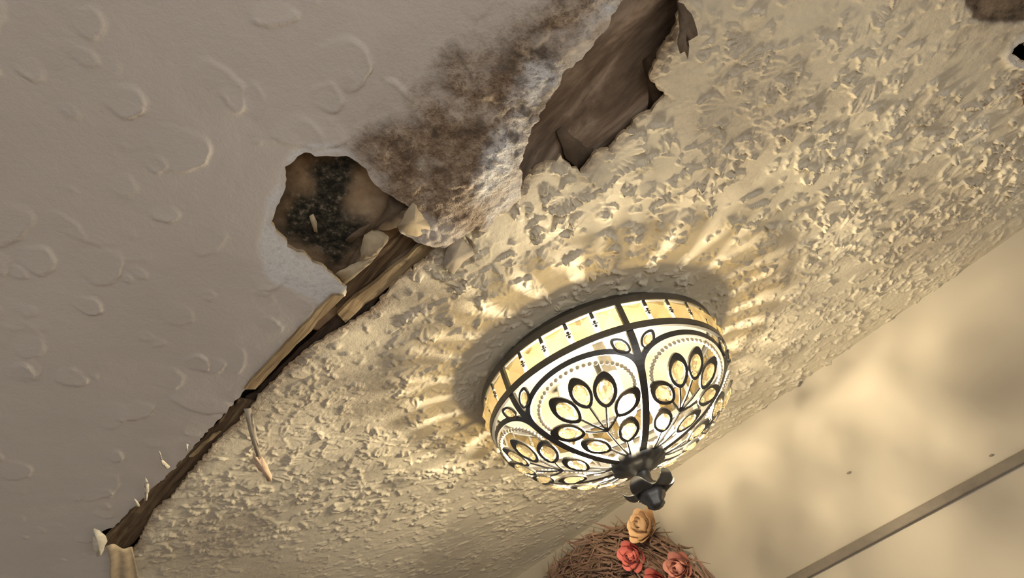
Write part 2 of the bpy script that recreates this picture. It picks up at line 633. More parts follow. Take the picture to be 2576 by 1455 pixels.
stain_r = np.clip(0.85 * seam_d ** 2 * np.clip(fbm(UU * 25, VV * 25, 4) * 2.2 - 0.35, 0, 1)
                  + 0.25 * corner2 + 0.8 * corner
                  + 0.22 * np.clip((fbm(UU * 4 + 9, VV * 4 + 2, 4) - 0.52) * 5, 0, 1), 0, 1)
mould_r = np.clip(0.55 * corner + 0.45 * corner2 * np.clip((fbm(UU * 40, VV * 40, 4) - 0.5) * 4, 0, 1), 0, 1)
bare_r = 0.5 * rim


def z_right(u, v):
    return ZC + 0.004 * (vnoise(u * 2.3 + 3, v * 2.3) - 0.5)


ceiling = relief_panel('ceiling', us, vs, [poly_right, poly_hole], z_right, Hr, [M['ceil_r'], M['edge']],
                       {'stain': stain_r, 'bare': bare_r, 'mould': mould_r}, 0.004)
tag(ceiling, 'cream stomped-texture plaster ceiling around the lit crystal lamp', 'ceiling', kind='structure')

# ------------------------------------------------------------------ dull tilted ceiling board, left of the crack
us2 = axis([(U0, 0), (-0.15, 0.008), (1.0, 0.0030), (1.75, 0.0040), (U1, 0.009)])
vs2 = axis([(V0, 0), (-0.05, 0.008), (0.3, 0.0035), (0.76, 0.0026)])
UL = us2[:, None] + np.zeros(len(vs2)); VL = vs2[None, :] + np.zeros((len(us2), 1))
r = np.random.default_rng(5)
Hl = 0.0016 * fbm(UL * 9, VL * 9, 3) + 0.0005 * fbm(UL * 60, VL * 60, 3)
for k in range(330):
    u, v = r.uniform(U0, U1), r.uniform(V0, 0.75)
    L = r.uniform(0.025, 0.075)
    stamp(Hl, us2, vs2, u, v, r.normal(1.45, 0.65), L, L * r.uniform(0.45, 0.9), r.uniform(0.0018, 0.0068), r, keep=0.6, ew=0.0045, ribs=0.0, rim=0.35, jag=0.35)
for k in range(420):
    u, v = r.uniform(U0, U1), r.uniform(V0, 0.75)
    L = r.uniform(0.012, 0.04)
    stamp(Hl, us2, vs2, u, v, r.normal(1.45, 0.9), L, L * r.uniform(0.3, 0.7), r.uniform(0.0014, 0.0042), r, keep=0.8, ew=0.004, ribs=0.0, rim=0.35, jag=0.5)


def lp(pts):
    return [uv_left(*p) for p in pts]


rot = lp([(905, 400), (960, 330), (1060, 240), (1180, 150), (1280, 90), (1420, -20), (1700, -300), (1800, -100), (1556, 0), (1411, 181), (1330, 330), (1320, 460), (1230, 600), (1090, 640), (1000, 570), (960, 475)])
rot_m = soft_mask(UL, VL, rot, 0.05, 22, 0.045)
halo = soft_mask(UL, VL, rot, 0.14, 9, 0.06)
white = lp([(1300, 470), (1225, 560), (1180, 470), (1250, 300), (1330, 190), (1420, 110), (1500, 20), (1600, -120), (1640, -100), (1556, 0), (1411, 190), (1320, 330)])
white_m = soft_mask(UL, VL, white, 0.03, 26, 0.03)
pale = lp([(900, 400), (850, 350), (780, 352), (735, 385), (700, 440), (690, 480), (662, 520), (655, 600), (660, 680), (740, 730), (850, 780), (872, 735), (800, 665), (700, 600), (676, 560), (712, 480), (712, 415), (770, 378), (850, 390)])
pale_m = soft_mask(UL, VL, pale, 0.010, 30, 0.010)
tan_m = soft_mask(UL, VL, lp([(1000, 572), (1060, 540), (1150, 560), (1180, 590), (1100, 625), (1020, 600)]), 0.02, 30, 0.015)
nA = fbm(UL * 45, VL * 45, 5)
nB = fbm(UL * 18 + 5, VL * 18, 5)
bare_l = np.clip(pale_m * 0.9 + white_m * np.clip((nB - 0.36) * 5, 0, 1) * 0.95, 0, 1)
stain_l = np.clip(rot_m * np.clip((nB - 0.22) * 3.6, 0.35, 1) * 0.9 + 0.25 * halo, 0, 1) * (1 - 0.5 * tan_m)
mould_l = np.clip(rot_m * np.clip((nA - 0.57) * 9, 0, 1) * np.clip((fbm(UL * 7, VL * 7 + 3, 3) - 0.35) * 4, 0.15, 1) * 0.8, 0, 1)
Hl = Hl * (1 - 0.4 * rot_m) + rot_m * (0.0045 * fbm(UL * 34, VL * 34, 5) + 0.005 * nB + 0.005 * np.abs(fbm(UL * 60, VL * 60, 4) - 0.5) * 2)
bul = np.exp(-(((UL - 0.50) / 0.11) ** 2 + ((VL - 0.64) / 0.07) ** 2))
Hl += 0.006 * bul
left = relief_panel('ceiling_board', us2, vs2, [poly_left], lambda u, v: z_left(v), Hl, [M['ceil_l'], M['edge']],
                    {'stain': stain_l, 'bare': bare_l, 'mould': mould_l}, 0.006)
tag(left, 'dull grey sagging ceiling board left of the long crack', 'ceiling', kind='structure')

# ------------------------------------------------------------------ what shows inside the holes
def sheet(name, us_, vs_, zf, mat, attrs=None, parent=None, thick=0.006):
    U_, V_ = us_[:, None] + np.zeros(len(vs_)), vs_[None, :] + np.zeros((len(us_), 1))
    z = zf(U_, V_)
    nu, nv = U_.shape
    lo = np.stack([WU[0] * U_ + WN[0] * V_, WU[1] * U_ + WN[1] * V_, z], -1).reshape(-1, 3)
    hi = lo + np.array([0, 0, thick])
    idx = np.arange(nu * nv).reshape(nu, nv)
    q = np.stack([idx[:-1, :-1], idx[:-1, 1:], idx[1:, 1:], idx[1:, :-1]], -1).reshape(-1, 4)
    faces = [tuple(x) for x in q.tolist()] + [tuple(x) for x in (q[:, ::-1] + nu * nv).tolist()]
    ring = list(idx[:, 0]) + list(idx[-1, 1:]) + list(idx[-2::-1, -1]) + list(idx[0, -2:0:-1])
    for a, b in zip(ring, ring[1:] + ring[:1]):
        faces.append((int(a), int(b), int(b) + nu * nv, int(a) + nu * nv))
    me = mesh_from(name, np.concatenate([lo, hi]).tolist(), faces, mat, True)
    for an, av in (attrs(U_, V_) if attrs else {}).items():
        at = me.attributes.new(an, 'FLOAT', 'POINT')
        at.data.foreach_set('value', np.concatenate([av.ravel()] * 2).astype(np.float32))
    return link(name, me, parent)


def board_attrs(U_, V_):
    dark = lp([(800, 430), (850, 395), (905, 405), (930, 450), (880, 500), (905, 560), (940, 590), (900, 660), (860, 710), (800, 670), (720, 620), (690, 570), (740, 520), (790, 500)])
    d = soft_mask(U_, V_, dark, 0.022, 32, 0.022)
    p = soft_mask(U_, V_, lp([(880, 500), (960, 480), (1030, 520), (960, 600), (900, 590), (930, 540)]), 0.03, 30, 0.02)
    return {'mould': d, 'bare': p * 0.45}


board = sheet('mouldy_backing_board', axis([(0.40, 0), (0.86, 0.005)]), axis([(0.30, 0), (0.66, 0.005)]),
              lambda U_, V_: z_left(V_) + 0.026 + 0.008 * (fbm(U_ * 14, V_ * 14, 4) - 0.5), M['board'], board_attrs, left)
lin = sheet('brown_lining', axis([(-0.3, 0), (0.56, 0.006)]), axis([(0.50, 0), (0.84, 0.006)]),
            lambda U_, V_: ZC + 0.018 + 0.35 * np.clip(0.80 - V_, 0, 1) ** 1.2
            + 0.012 * (fbm(U_ * 5, V_ * 16, 3) - 0.5) + 0.006 * np.sin(V_ * 60 + U_ * 9), M['lining'], None, ceiling)
gap_shade = sheet('gap_shade_sheet', axis([(U0, 0), (U1, 0.2)]), axis([(V0, 0), (V_WALL, 0.15)]),  # added dark sheet: stops world light from above, gives gaps their shade
             lambda U_, V_: np.maximum(z_left(V_), ZC) + 0.06, M['gap_shade'], None, ceiling)


def lath(name, a, b, width, z, thick, mat, seed, parent, dz=0.0, ends=0.012):
    """split wooden strip between two points on the board plane, with ragged sides and ends"""
    r_ = np.random.default_rng(seed)
    a, b = np.array(a), np.array(b)
    L = np.linalg.norm(b - a); d = (b - a) / L; nn = np.array([-d[1], d[0]])
    n = max(4, int(L / 0.02))
    vv, ff = [], []
    for k in range(n + 1):
        c = a + (b - a) * k / n
        w1 = width / 2 * (1 + r_.normal(0, 0.12)); w2 = width / 2 * (1 + r_.normal(0, 0.12))
        e = r_.normal(0, ends) if k in (0, n) else 0
        zz = z + dz * k / n + r_.normal(0, 0.0007)
        for s_, w_, h in ((-1, w1, 0), (1, w2, 0), (1, w2, thick), (-1, w1, thick)):
            q = c + nn * s_ * w_ + d * e * s_
            vv.append(P(q[0], q[1], zz + h))
    for k in range(n):
        o = 4 * k
        for i in range(4):
            j = (i + 1) % 4
            ff.append((o + i, o + 4 + i, o + 4 + j, o + j))
    ff += [(0, 1, 2, 3), (4 * n + 3, 4 * n + 2, 4 * n + 1, 4 * n)]
    return link(name, mesh_from(name, vv, ff, mat), parent)


def rp(x, y, dz=0.0):
    return uv_right(x, y, dz)


# strips of lath seen along the open seam
lath('lath', rp(285, 1372, .010), rp(640, 1010, .010), 0.056, ZC + 0.007, 0.006, M['lath'], 1, ceiling)
lath('lath', rp(628, 978, -.006), rp(850, 745, -.006), 0.016, ZC - 0.006, 0.005, M['lath_tan'], 2, ceiling, ends=0.006)
lath('lath', rp(520, 1120, .012), rp(905, 775, .012), 0.034, ZC + 0.012, 0.006, M['lath_dark'], 7, ceiling)
lath('lath', rp(855, 800, .004), rp(1095, 612, .004), 0.026, ZC + 0.004, 0.006, M['lath_tan'], 3, ceiling)
lath('lath', rp(850, 752, .012), rp(1080, 560, .012), 0.032, ZC + 0.014, 0.007, M['lath'], 4, ceiling)
lath('lath', rp(480, 1150, .004), rp(545, 1090, .004), 0.007, ZC + 0.003, 0.003, M['lath_tan'], 5, ceiling, ends=0.004)
lath('lath', rp(905, 830, .022), rp(1130, 600, .022), 0.020, ZC + 0.022, 0.006, M['lath'], 6, ceiling)


def shard(name, px, dz, thick, mat, parent=None, onleft=False, curl=0.0, seed=0):
    """torn flake: outline traced on its own (possibly tilted) plane below the boards, with thickness"""
    r_ = np.random.default_rng(seed)
    pts = []
    n = len(px)
    for i, (x, y) in enumerate(px):
        d = dz[i] if isinstance(dz, (list, tuple)) else dz
        if onleft:
            u, v = uv_left(x, y, d)
            pts.append(np.array(P(u, v, float(z_left(v)) + d)))
        else:
            pts.append(on_z(x, y, ZC + d))
    # roughen
    fine = []
    for i in range(n):
        a, b = pts[i], pts[(i + 1) % n]
        L = np.linalg.norm(b - a); k = max(1, int(L / 0.007))
        for j in range(k):
            q = a + (b - a) * j / k
            if j:
                q = q + r_.normal(0, 0.0006, 3)
            fine.append(q)
    c = np.mean(fine, 0)
    nrm = np.zeros(3)
    for i in range(len(fine)):
        nrm += np.cross(fine[i] - c, fine[(i + 1) % len(fine)] - c)
    nrm /= np.linalg.norm(nrm)
    if nrm[2] > 0:
        fine = fine[::-1]; nrm = -nrm
    cm = c + nrm * curl * 0.35
    bot = fine
    top = [q - nrm * thick for q in fine]
    k = len(fine)
    vv = bot + top + [cm, cm - nrm * thick]
    ff = []
    for i in range(k):
        j = (i + 1) % k
        ff.append((i, j, 2 * k)); ff.append((k + j, k + i, 2 * k + 1)); ff.append((j, i, k + i, k + j))
    return link(name, mesh_from(name, vv, ff, mat, True), parent)


# torn layers still clinging inside the left hole (parts of the board)
shard('torn_layer', [(906, 630), (916, 592), (944, 575), (964, 585), (978, 599), (964, 623), (950, 640), (909, 657)], [.012, .016, .02, .016, .012, .006, .004, .006], 0.003, M['paper_pale'], left, True, 0.003, 3)
shard('torn_layer', [(981, 482), (1036, 515), (1019, 540), (1000, 572), (978, 580), (937, 580), (958, 545), (971, 523)], [.012, .006, .006, .006, .01, .016, .016, .016], 0.003, M['paper'], left, True, 0.004, 4)
shard('torn_layer', [(868, 716), (842, 690), (880, 668), (930, 645), (952, 640), (922, 672), (890, 700)], [.006, .008, .012, .012, .01, .006, .004], 0.003, M['paper_pale'], left, True, 0.002, 5)
shard('torn_layer', [(860, 700), (880, 655), (910, 610), (940, 585), (912, 655), (885, 690)], [.015, .018, .018, .02, .016, .014], 0.002, M['paper'], left, True, 0.002, 6)
shard('torn_layer', [(778, 545), (788, 540), (797, 560), (799, 586), (790, 583)], .015, 0.002, M['paper_pale'], left, True, 0.001, 7)
shard('torn_layer', [(868, 605), (905, 575), (935, 560), (915, 592), (880, 612)], .017, 0.002, M['paper'], left, True, 0.001, 8)
shard('torn_layer', [(860, 728), (872, 720), (869, 745), (858, 750), (830, 762), (838, 750)], [-.003, -.004, -.003, -.004, -.003, -.003], 0.002, M['gypsum'], left, True, 0.001, 9)
# lifting flakes where the two boards meet
for i, (px, mt) in enumerate([
        ([(1120, 640), (1135, 606), (1158, 598), (1180, 618), (1194, 640), (1170, 655), (1140, 690), (1118, 672)], 'grey_chip'),
        ([(1195, 634), (1180, 610), (1172, 596), (1186, 604), (1197, 622)], 'paper'),
        ([(1000, 572), (1018, 540), (1040, 512), (1062, 540), (1085, 575), (1060, 600), (1022, 590)], 'paper_pale')]):
    n_ = len(px)
    shard('lifting_flake', px, [-.011 - 0.0022 * ((k * 2) % 3) for k in range(n_)], 0.002, M[mt], ceiling, False, 0.004, 20 + i)
# curl of brown lining in the upper hole
shard('lining_fold', [(1655, 120), (1640, 165), (1632, 196), (1650, 222), (1672, 243), (1640, 278), (1612, 262), (1606, 200), (1618, 150)], [.012, .01, .012, .012, .008, .012, .03, .04, .03], 0.003, M['paper'], ceiling, False, 0.006, 31)
shard('lining_fold', [(1457, 428), (1425, 400), (1400, 330), (1440, 300), (1500, 330), (1490, 395)], [.008, .012, .035, .04, .03, .012], 0.003, M['paper'], ceiling, False, 0.004, 32)

# ------------------------------------------------------------------ hanging debris: things of their own
o = shard('torn_paper_shard', [(1703, 4), (1720, 10), (1740, 35), (1752, 70), (1756, 88), (1740, 98), (1728, 104), (1734, 118), (1731, 148), (1724, 128), (1712, 134), (1706, 110), (1711, 80), (1708, 45)],
          [-.004, -.01, -.02, -.03, -.035, -.045, -.05, -.055, -.065, -.06, -.06, -.05, -.035, -.02], 0.002, M['paper'], None, False, 0.006, 41)
tag(o, 'dark torn paper shard dangling at the right edge of the upper hole', 'debris')
o = empty('wood_splinter', tuple(on_z(632, 1060, ZC - 0.004)))
inv = Vector(o.location)
for nm, px, dz, mt in (('stem', [(614, 1032), (632, 1030), (645, 1090), (657, 1150), (645, 1150), (627, 1090)], [-.008, -.008, -.018, -.028, -.028, -.018], 'grey_chip'),  # grey strip above the tip, built as a thin sliver
                       ('splinter_tip', [(636, 1144), (646, 1150), (652, 1158), (658, 1150), (672, 1172), (684, 1200), (684, 1212), (672, 1212), (660, 1190), (650, 1184), (640, 1166)], [-.026, -.027, -.028, -.028, -.033, -.04, -.042, -.042, -.036, -.032, -.030], 'chip')):
    c = shard(nm, px, dz, 0.003, M[mt], None, False, 0.0015, 42)
    c.data.transform(Matrix.Translation(-inv))
    c.parent = o
tag(o, 'pale wood splinter with thin grey strip hanging below the crack', 'debris')
for px, dz, mt, lab, sd in (
        ([(236, 1332), (250, 1338), (266, 1352), (270, 1364), (262, 1380), (255, 1398), (245, 1402), (236, 1390), (233, 1360)], [-.012, -.014, -.016, -.018, -.022, -.026, -.026, -.022, -.016], 'gypsum', 'bright cream plaster chip at the lower end of the crack', 51),
        ([(366, 1205), (372, 1215), (375, 1232), (371, 1255), (365, 1262), (362, 1240)], [-.02, -.02, -.016, -.01, -.008, -.014], 'gypsum', 'upright white sliver standing off the crack near its lower end', 53),
        ([(400, 1134), (405, 1150), (412, 1165), (428, 1175), (420, 1182), (408, 1172)], [-.022, -.018, -.012, -.008, -.008, -.012], 'gypsum', 'thin curved white sliver above the lower crack', 54),
        ([(468, 1118), (474, 1122), (473, 1134), (467, 1134)], -.008, 'gypsum', 'tiny white plaster crumb beside the middle of the crack', 55),
        ([(338, 1255), (346, 1262), (352, 1275), (344, 1276)], -.01, 'gypsum', 'small pale plaster crumb between the cream chip and white sliver', 56)):
    o = shard('plaster_chip', px, dz, 0.0025, M[mt], None, False, 0.002, sd)
    tag(o, lab, 'debris', 'loose bits hanging along the crack')

vv, ff = [], []
NX, NY = 18, 10
for j in range(NY + 1):
    f = j / NY
    for i in range(NX + 1):
        g = i / NX
        wob = 4 * math.sin(9 * g + 2) * (1 if j in (0, NY) else 0.3)
        x = (266 + 4 * math.sin(7 * f) + 22 * f) * (1 - g) + (333 + 20 * math.sin(f * 1.5)) * g
        y = (1370 + 10 * g + wob) + f * 125
        q = on_z(x, y, ZC - 0.010 - 0.025 * f)
        q = q - ray(x, y) * 0.0045 * math.sin(g * 12 + 1.5 * f) * (0.4 + f)
        vv.append(tuple(q))
for j in range(NY):
    for i in range(NX):
        k = j * (NX + 1) + i
        ff.append((k, k + 1, k + NX + 2, k + NX + 1))
o = link('paper_flap', mesh_from('paper_flap', vv, ff, M['paper_pale'], True))
sd = o.modifiers.new('solidify', 'SOLIDIFY'); sd.thickness = 0.0015
tag(o, 'hanging folded tan paper flap at the bottom frame edge below the crack', 'debris', 'loose bits hanging along the crack')

# fringe of rusty fibres on the ceiling at the far right
fb = []
vv, ff = [], []
r = np.random.default_rng(9)


def tube(vv, ff, pts, rad, seg=5):
    pts = [np.array(p, float) for p in pts]
    base = len(vv)
    n = len(pts)
    for i, p in enumerate(pts):
        d = pts[min(i + 1, n - 1)] - pts[max(i - 1, 0)]
        d /= np.linalg.norm(d) + 1e-12
        a = np.cross(d, [0, 0, 1.0])
        if np.linalg.norm(a) < 0.05:
            a = np.cross(d, [1.0, 0, 0])
        a /= np.linalg.norm(a)
        b = np.cross(d, a)
        rr = rad[i] if isinstance(rad, (list, tuple, np.ndarray)) else rad
        for k in range(seg):
            t = 2 * math.pi * k / seg
            vv.append(tuple(p + rr * (math.cos(t) * a + math.sin(t) * b)))
    for i in range(n - 1):
        for k in range(seg):
            k2 = (k + 1) % seg
            ff.append((base + i * seg + k, base + i * seg + k2, base + (i + 1) * seg + k2, base + (i + 1) * seg + k))
    ff.append(tuple(base + k for k in range(seg))[::-1])
    ff.append(tuple(base + (n - 1) * seg + k for k in range(seg)))


M['rust'] = simple('rusty_fibre', (0.20, 0.085, 0.05), 0.9, 0, 0.3, 60, 0)
for k in range(26):
    a = np.array(on_z(r.uniform(2568, 2610), r.uniform(205, 250), ZC - 0.006))
    b = a + np.array([r.uniform(-.016, .004), r.uniform(-.006, .016), r.uniform(-.016, -.002)])
    c = 0.5 * (a + b) + np.array([0, 0, -.004])
    tube(vv, ff, [a, c, b], [.0012, .0009, .0004], 4)
o = link('fibre_tuft', mesh_from('fibre_tuft', vv, ff, M['rust']))
tag(o, 'rusty red fibre tuft sticking from the ceiling at the right frame edge', 'debris')

# ------------------------------------------------------------------ wall, rail, floor
def slab(name, u0, u1, v0, v1, z0, z1, mat, parent=None):
    vv = [P(u, v, z) for z in (z0, z1) for u, v in ((u0, v0), (u1, v0), (u1, v1), (u0, v1))]
    # WU,WN is a left-handed pair in plan; wind accordingly
    ff = [(0, 1, 2, 3), (7, 6, 5, 4), (0, 4, 5, 1), (1, 5, 6, 2), (2, 6, 7, 3), (3, 7, 4, 0)]
    me = mesh_from(name, vv, ff, mat)
    return link(name, me, parent)


wl = slab('wall_right', U0 - 0.6, U1 + 0.3, V_WALL, V_WALL + 0.12, 0, ZC + 0.2, M['wall'])
tag(wl, 'smooth cream wall right of the lamp, striped with soft lamp shadows', 'wall', kind='structure')
fl = slab('floor', U0 - 1.4, U1 + 0.3, -2.4, V_WALL + 0.12, -0.1, 0, M['floor'])
tag(fl, 'brown wooden floor out of sight below the camera', 'floor', kind='structure')
zr = 0.5 * (on_wall(2120, 1395)[2] + on_wall(2500, 1191)[2])
tr_ = slab('trim_1', U0 - 0.6, U1 + 0.3, V_WALL - 0.010, V_WALL, zr - 0.011, zr + 0.011, M['trim'])
tag(tr_, 'thin grey brown rail running across the cream wall', 'rail', kind='structure')
bv = tr_.modifiers.new('bevel', 'BEVEL'); bv.width = 0.003; bv.segments = 2
for (x, y, s_, lab) in ((2136, 1190, 0.006, 'small dark nail mark on the wall right of the flowers'), (2494, 1146, 0.005, 'tiny dark nail head just above the rail')):
    p = on_wall(x, y, 0.001)
    me = bpy.data.meshes.new('nail')
    bm = bmesh.new()
    bmesh.ops.create_cone(bm, cap_ends=True, segments=8, radius1=s_ * 0.5, radius2=s_ * 0.35, depth=0.004,
                          matrix=Matrix.Translation(Vector(p)) @ Matrix((( *WN, 0), (0, 0, 1), (WN[1], -WN[0], 0))).transposed().to_4x4() @ Matrix.Rotation(math.pi / 2, 4, 'Y') @ Matrix.Diagonal((1.9, 0.8, 1, 1)))
    bm.to_mesh(me); bm.free()
    me.materials.append(M['trim'])
    tag(link('nail', me), lab, 'nail')

# ------------------------------------------------------------------ crystal ceiling lamp
lamp = empty('ceiling_lamp', (LAMP[0], LAMP[1], ZC))
tag(lamp, 'lit dome ceiling lamp of dark metal tracery set with crystals', 'lamp')
RR, Z_UP, Z_LO, DEP = 0.225, -0.036, -0.086, 0.138
RIB0 = math.radians(-75.8)
NP = 6


def S(th, s, off=0.0):
    """point on the bowl: s = 0 at the lower ring, 1 at the bottom"""
    a = s * math.pi / 2
    r_ = RR * math.cos(a) ** 0.96
    z = -DEP * math.sin(a)
    nx, nz = math.cos(a) / RR, -math.sin(a) / DEP
    l = math.hypot(nx, nz)
    r_ += off * nx / l
    z += off * nz / l
    return np.array([r_ * math.cos(th), r_ * math.sin(th), Z_LO + z])


def frame(th, s):
    e = 1e-3
    p = S(th, s)
    tu = (S(th + e, s) - p); tu /= np.linalg.norm(tu)
    ts = (S(th, s - e) - p) if s > 0.01 else (p - S(th, s + e)); ts /= np.linalg.norm(ts)
    nn = np.cross(tu, ts)
    if nn[:2] @ p[:2] < 0:
        nn = -nn
    return p, tu, ts, nn / np.linalg.norm(nn)


def part(name, vv, ff, mat, parent=lamp, smooth=False):
    return link(name, mesh_from(name, vv, ff, M[mat], smooth), parent)


def ring_band(name, r0, r1, z0, z1, mat='metal', seg=96):
    vv, ff = [], []
    for k in range(seg):
        t = 2 * math.pi * k / seg
        for rr, z in ((r0, z0), (r1, z0), (r1, z1), (r0, z1)):
            vv.append((rr * math.cos(t), rr * math.sin(t), z))
    for k in range(seg):
        o_, q = 4 * k, 4 * ((k + 1) % seg)
        for i in range(4):
            j = (i + 1) % 4
            ff.append((o_ + i, o_ + j, q + j, q + i))
    ob = part(name, vv, ff, mat, lamp, False)
    b_ = ob.modifiers.new('bevel', 'BEVEL'); b_.width = 0.0012; b_.segments = 2
    return ob


def lathe(name, prof, mat, parent=lamp, seg=40, smooth=True, fn=None):
    vv, ff = [], []
    for k in range(seg):
        t = 2 * math.pi * k / seg
        for i, (rr, z) in enumerate(prof):
            q = fn(t, i) if fn else 1.0
            vv.append((rr * q * math.cos(t), rr * q * math.sin(t), z))
    n = len(prof)
    for k in range(seg):
        for i in range(n - 1):
            a, b = k * n + i, ((k + 1) % seg) * n + i
            ff.append((a, a + 1, b + 1, b))
    return part(name, vv, ff, mat, parent, smooth)


ring_band('upper_ring', RR - 0.004, RR + 0.004, Z_UP - 0.004, Z_UP + 0.010)
ring_band('lower_ring', RR - 0.004, RR + 0.0045, Z_LO - 0.007, Z_LO + 0.006)
lathe('ceiling_pan', [(0.001, -0.016), (0.15, -0.018), (0.203, -0.026), (0.2125, -0.0345), (0.2155, -0.0345), (0.208, -0.012), (0.198, 0.0), (0.001, 0.0)], 'pan')  # rim widened and drooped to block bulb light above the upper ring
lathe('central_rod', [(0.001, -0.012), (0.006, -0.012), (0.006, Z_LO - DEP + 0.005), (0.001, Z_LO - DEP + 0.004)], 'metal', seg=12)


def sphere_mesh(rad, sx, sy, sz, sub=2, flat=True):
    bm = bmesh.new()
    bmesh.ops.create_icosphere(bm, subdivisions=sub, radius=rad)
    for v in bm.verts:
        v.co = Vector((v.co.x * sx, v.co.y * sy, v.co.z * sz))
    return bm


def shared(name, bm, mat, smooth=False):
    me = bpy.data.meshes.new(name)
    bm.to_mesh(me); bm.free()
    me.materials.append(M[mat])
    if smooth:
        me.polygons.foreach_set('use_smooth', [True] * len(me.polygons))
    return me


# faceted stones
def gem_bm(l, w, h):
    """oval cut stone: table, crown and pavilion"""
    bm = bmesh.new()
    n = 10
    rows = [(0.5, h), (0.85, h * 0.62), (1.0, 0.0), (0.75, -h * 0.5), (0.35, -h * 0.8)]
    vs_ = []
    for ri, (k, z) in enumerate(rows):
        vs_.append([bm.verts.new((k * w * math.cos(2 * math.pi * (i + 0.5 * (ri % 2)) / n), k * l * math.sin(2 * math.pi * (i + 0.5 * (ri % 2)) / n), z)) for i in range(n)])
    for ri in range(len(rows) - 1):
        for i in range(n):
            j = (i + 1) % n
            a, b = vs_[ri], vs_[ri + 1]
            if ri % 2 == 0:
                bm.faces.new((a[i], b[i], a[j])); bm.faces.new((b[i], b[j], a[j]))
            else:
                bm.faces.new((a[i], b[j], a[j])); bm.faces.new((a[i], b[i], b[j]))
    bm.faces.new(vs_[0]); bm.faces.new(vs_[-1][::-1])
    bmesh.ops.recalc_face_normals(bm, faces=bm.faces)
    return bm


gem_me = shared('oval_crystal', gem_bm(0.0175, 0.0118, 0.006), 'crystal')
gem_sm = shared('small_crystal', gem_bm(0.010, 0.0068, 0.004), 'crystal')
bead_me = shared('round_bead', sphere_mesh(0.0048, 1, 1, 1, 2), 'crystal')


def marquise_me(l, w, wire, half):
    """leaf-shaped wire frame, flat back rim wider at the tip"""
    vv, ff = [], []
    n = 28
    for k in range(n):
        t = 2 * math.pi * k / n
        x, y = w * math.cos(t) * (0.72 + 0.28 * abs(math.cos(t))), l * math.sin(t)
        if y > 0:
            y *= 1.08
        ny = y / l
        wd_ = wire * (1 + (1.5 if half else 0.5) * max(0, ny) ** 2)
        ln = math.hypot(x / w / w, y / l / l) or 1
        ox, oy = x / w / w / ln, y / l / l / ln
        for a, z in ((0, 0.0015), (wd_, 0.001), (wd_, -0.0015), (0, -0.0020)):
            vv.append((x - ox * a, y - oy * a, z + 0.002))
    for k in range(n):
        o_, q = 4 * k, 4 * ((k + 1) % n)
        for i in range(4):
            j = (i + 1) % 4
            ff.append((o_ + i, o_ + j, q + j, q + i))
    return mesh_from('leaf_frame', vv, ff, M['metal'])


leaf_me = marquise_me(0.0295, 0.0195, 0.0056, True)
leaf_sm = marquise_me(0.0175, 0.011, 0.0034, False)


def place(me, name, th, s, ang, off, parent, scale=1.0, dx=0.0, dy=0.0):
    p, tu, ts, nn = frame(th, s)
    y = math.cos(ang) * ts + math.sin(ang) * tu
    x = np.cross(y, nn)
    q = p + x * dx + y * dy + nn * off
    mt = Matrix(((x[0], y[0], nn[0], q[0]), (x[1], y[1], nn[1], q[1]), (x[2], y[2], nn[2], q[2]), (0, 0, 0, 1))) @ Matrix.Scale(scale, 4)
    ob = bpy.data.objects.new(name, me)
    col.objects.link(ob)
    ob.parent = parent
    if parent is lamp:
        ob.matrix_basis = mt
    else:
        ob.matrix_basis = parent.matrix_basis.inverted() @ mt
    return ob


def ribbon(name, pts_fn, n, w, d, mat='metal', parent=lamp):
    """flat bar following the bowl; pts_fn(k) -> th, s"""
    vv, ff = [], []
    fr = []
    for k in range(n + 1):
        th, s = pts_fn(k / n)
        fr.append(frame(th, s))
    for k in range(n + 1):
        p, _, _, nn = fr[k]
        dr = fr[min(k + 1, n)][0] - fr[max(k - 1, 0)][0]
        dr /= np.linalg.norm(dr)
        sd = np.cross(nn, dr)
        for a, b in ((-1, 0.6), (1, 0.6), (1, -1), (-1, -1)):
            vv.append(tuple(p + sd * a * w / 2 + nn * b * d / 2))
    for k in range(n):
        o_ = 4 * k
        for i in range(4):
            j = (i + 1) % 4
            ff.append((o_ + i, o_ + 4 + i, o_ + 4 + j, o_ + j))
    ff += [(0, 1, 2, 3), (4 * n + 3, 4 * n + 2, 4 * n + 1, 4 * n)]
    return part(name, vv, ff, mat, parent)


HALF = math.pi / NP
LEAVES = [(-0.36, 0.36, -0.30, 1.0), (0.0, 0.315, 0.0, 0.92), (0.36, 0.36, 0.30, 1.0), (-0.64, 0.485, -0.85, 0.95), (0.64, 0.485, 0.85, 0.95),
          (-0.50, 0.665, -0.35, 0.92), (0.50, 0.665, 0.35, 0.92)]
# square pyramid stones on the band
bm = bmesh.new()
hw, hh = 0.0180, 0.0185
b4 = [bm.verts.new(c) for c in ((-hw, -hh, 0), (hw, -hh, 0), (hw, hh, 0), (-hw, hh, 0))]
b5 = [bm.verts.new(c) for c in ((-hw, -hh, 0.003), (hw, -hh, 0.003), (hw, hh, 0.003), (-hw, hh, 0.003))]
ap = bm.verts.new((0, 0, 0.016))
bm.faces.new(b4[::-1])
for i in range(4):
    j = (i + 1) % 4
    bm.faces.new((b4[i], b4[j], b5[j], b5[i])); bm.faces.new((b5[i], b5[j], ap))
pyr_me = shared('pyramid_crystal', bm, 'amber')

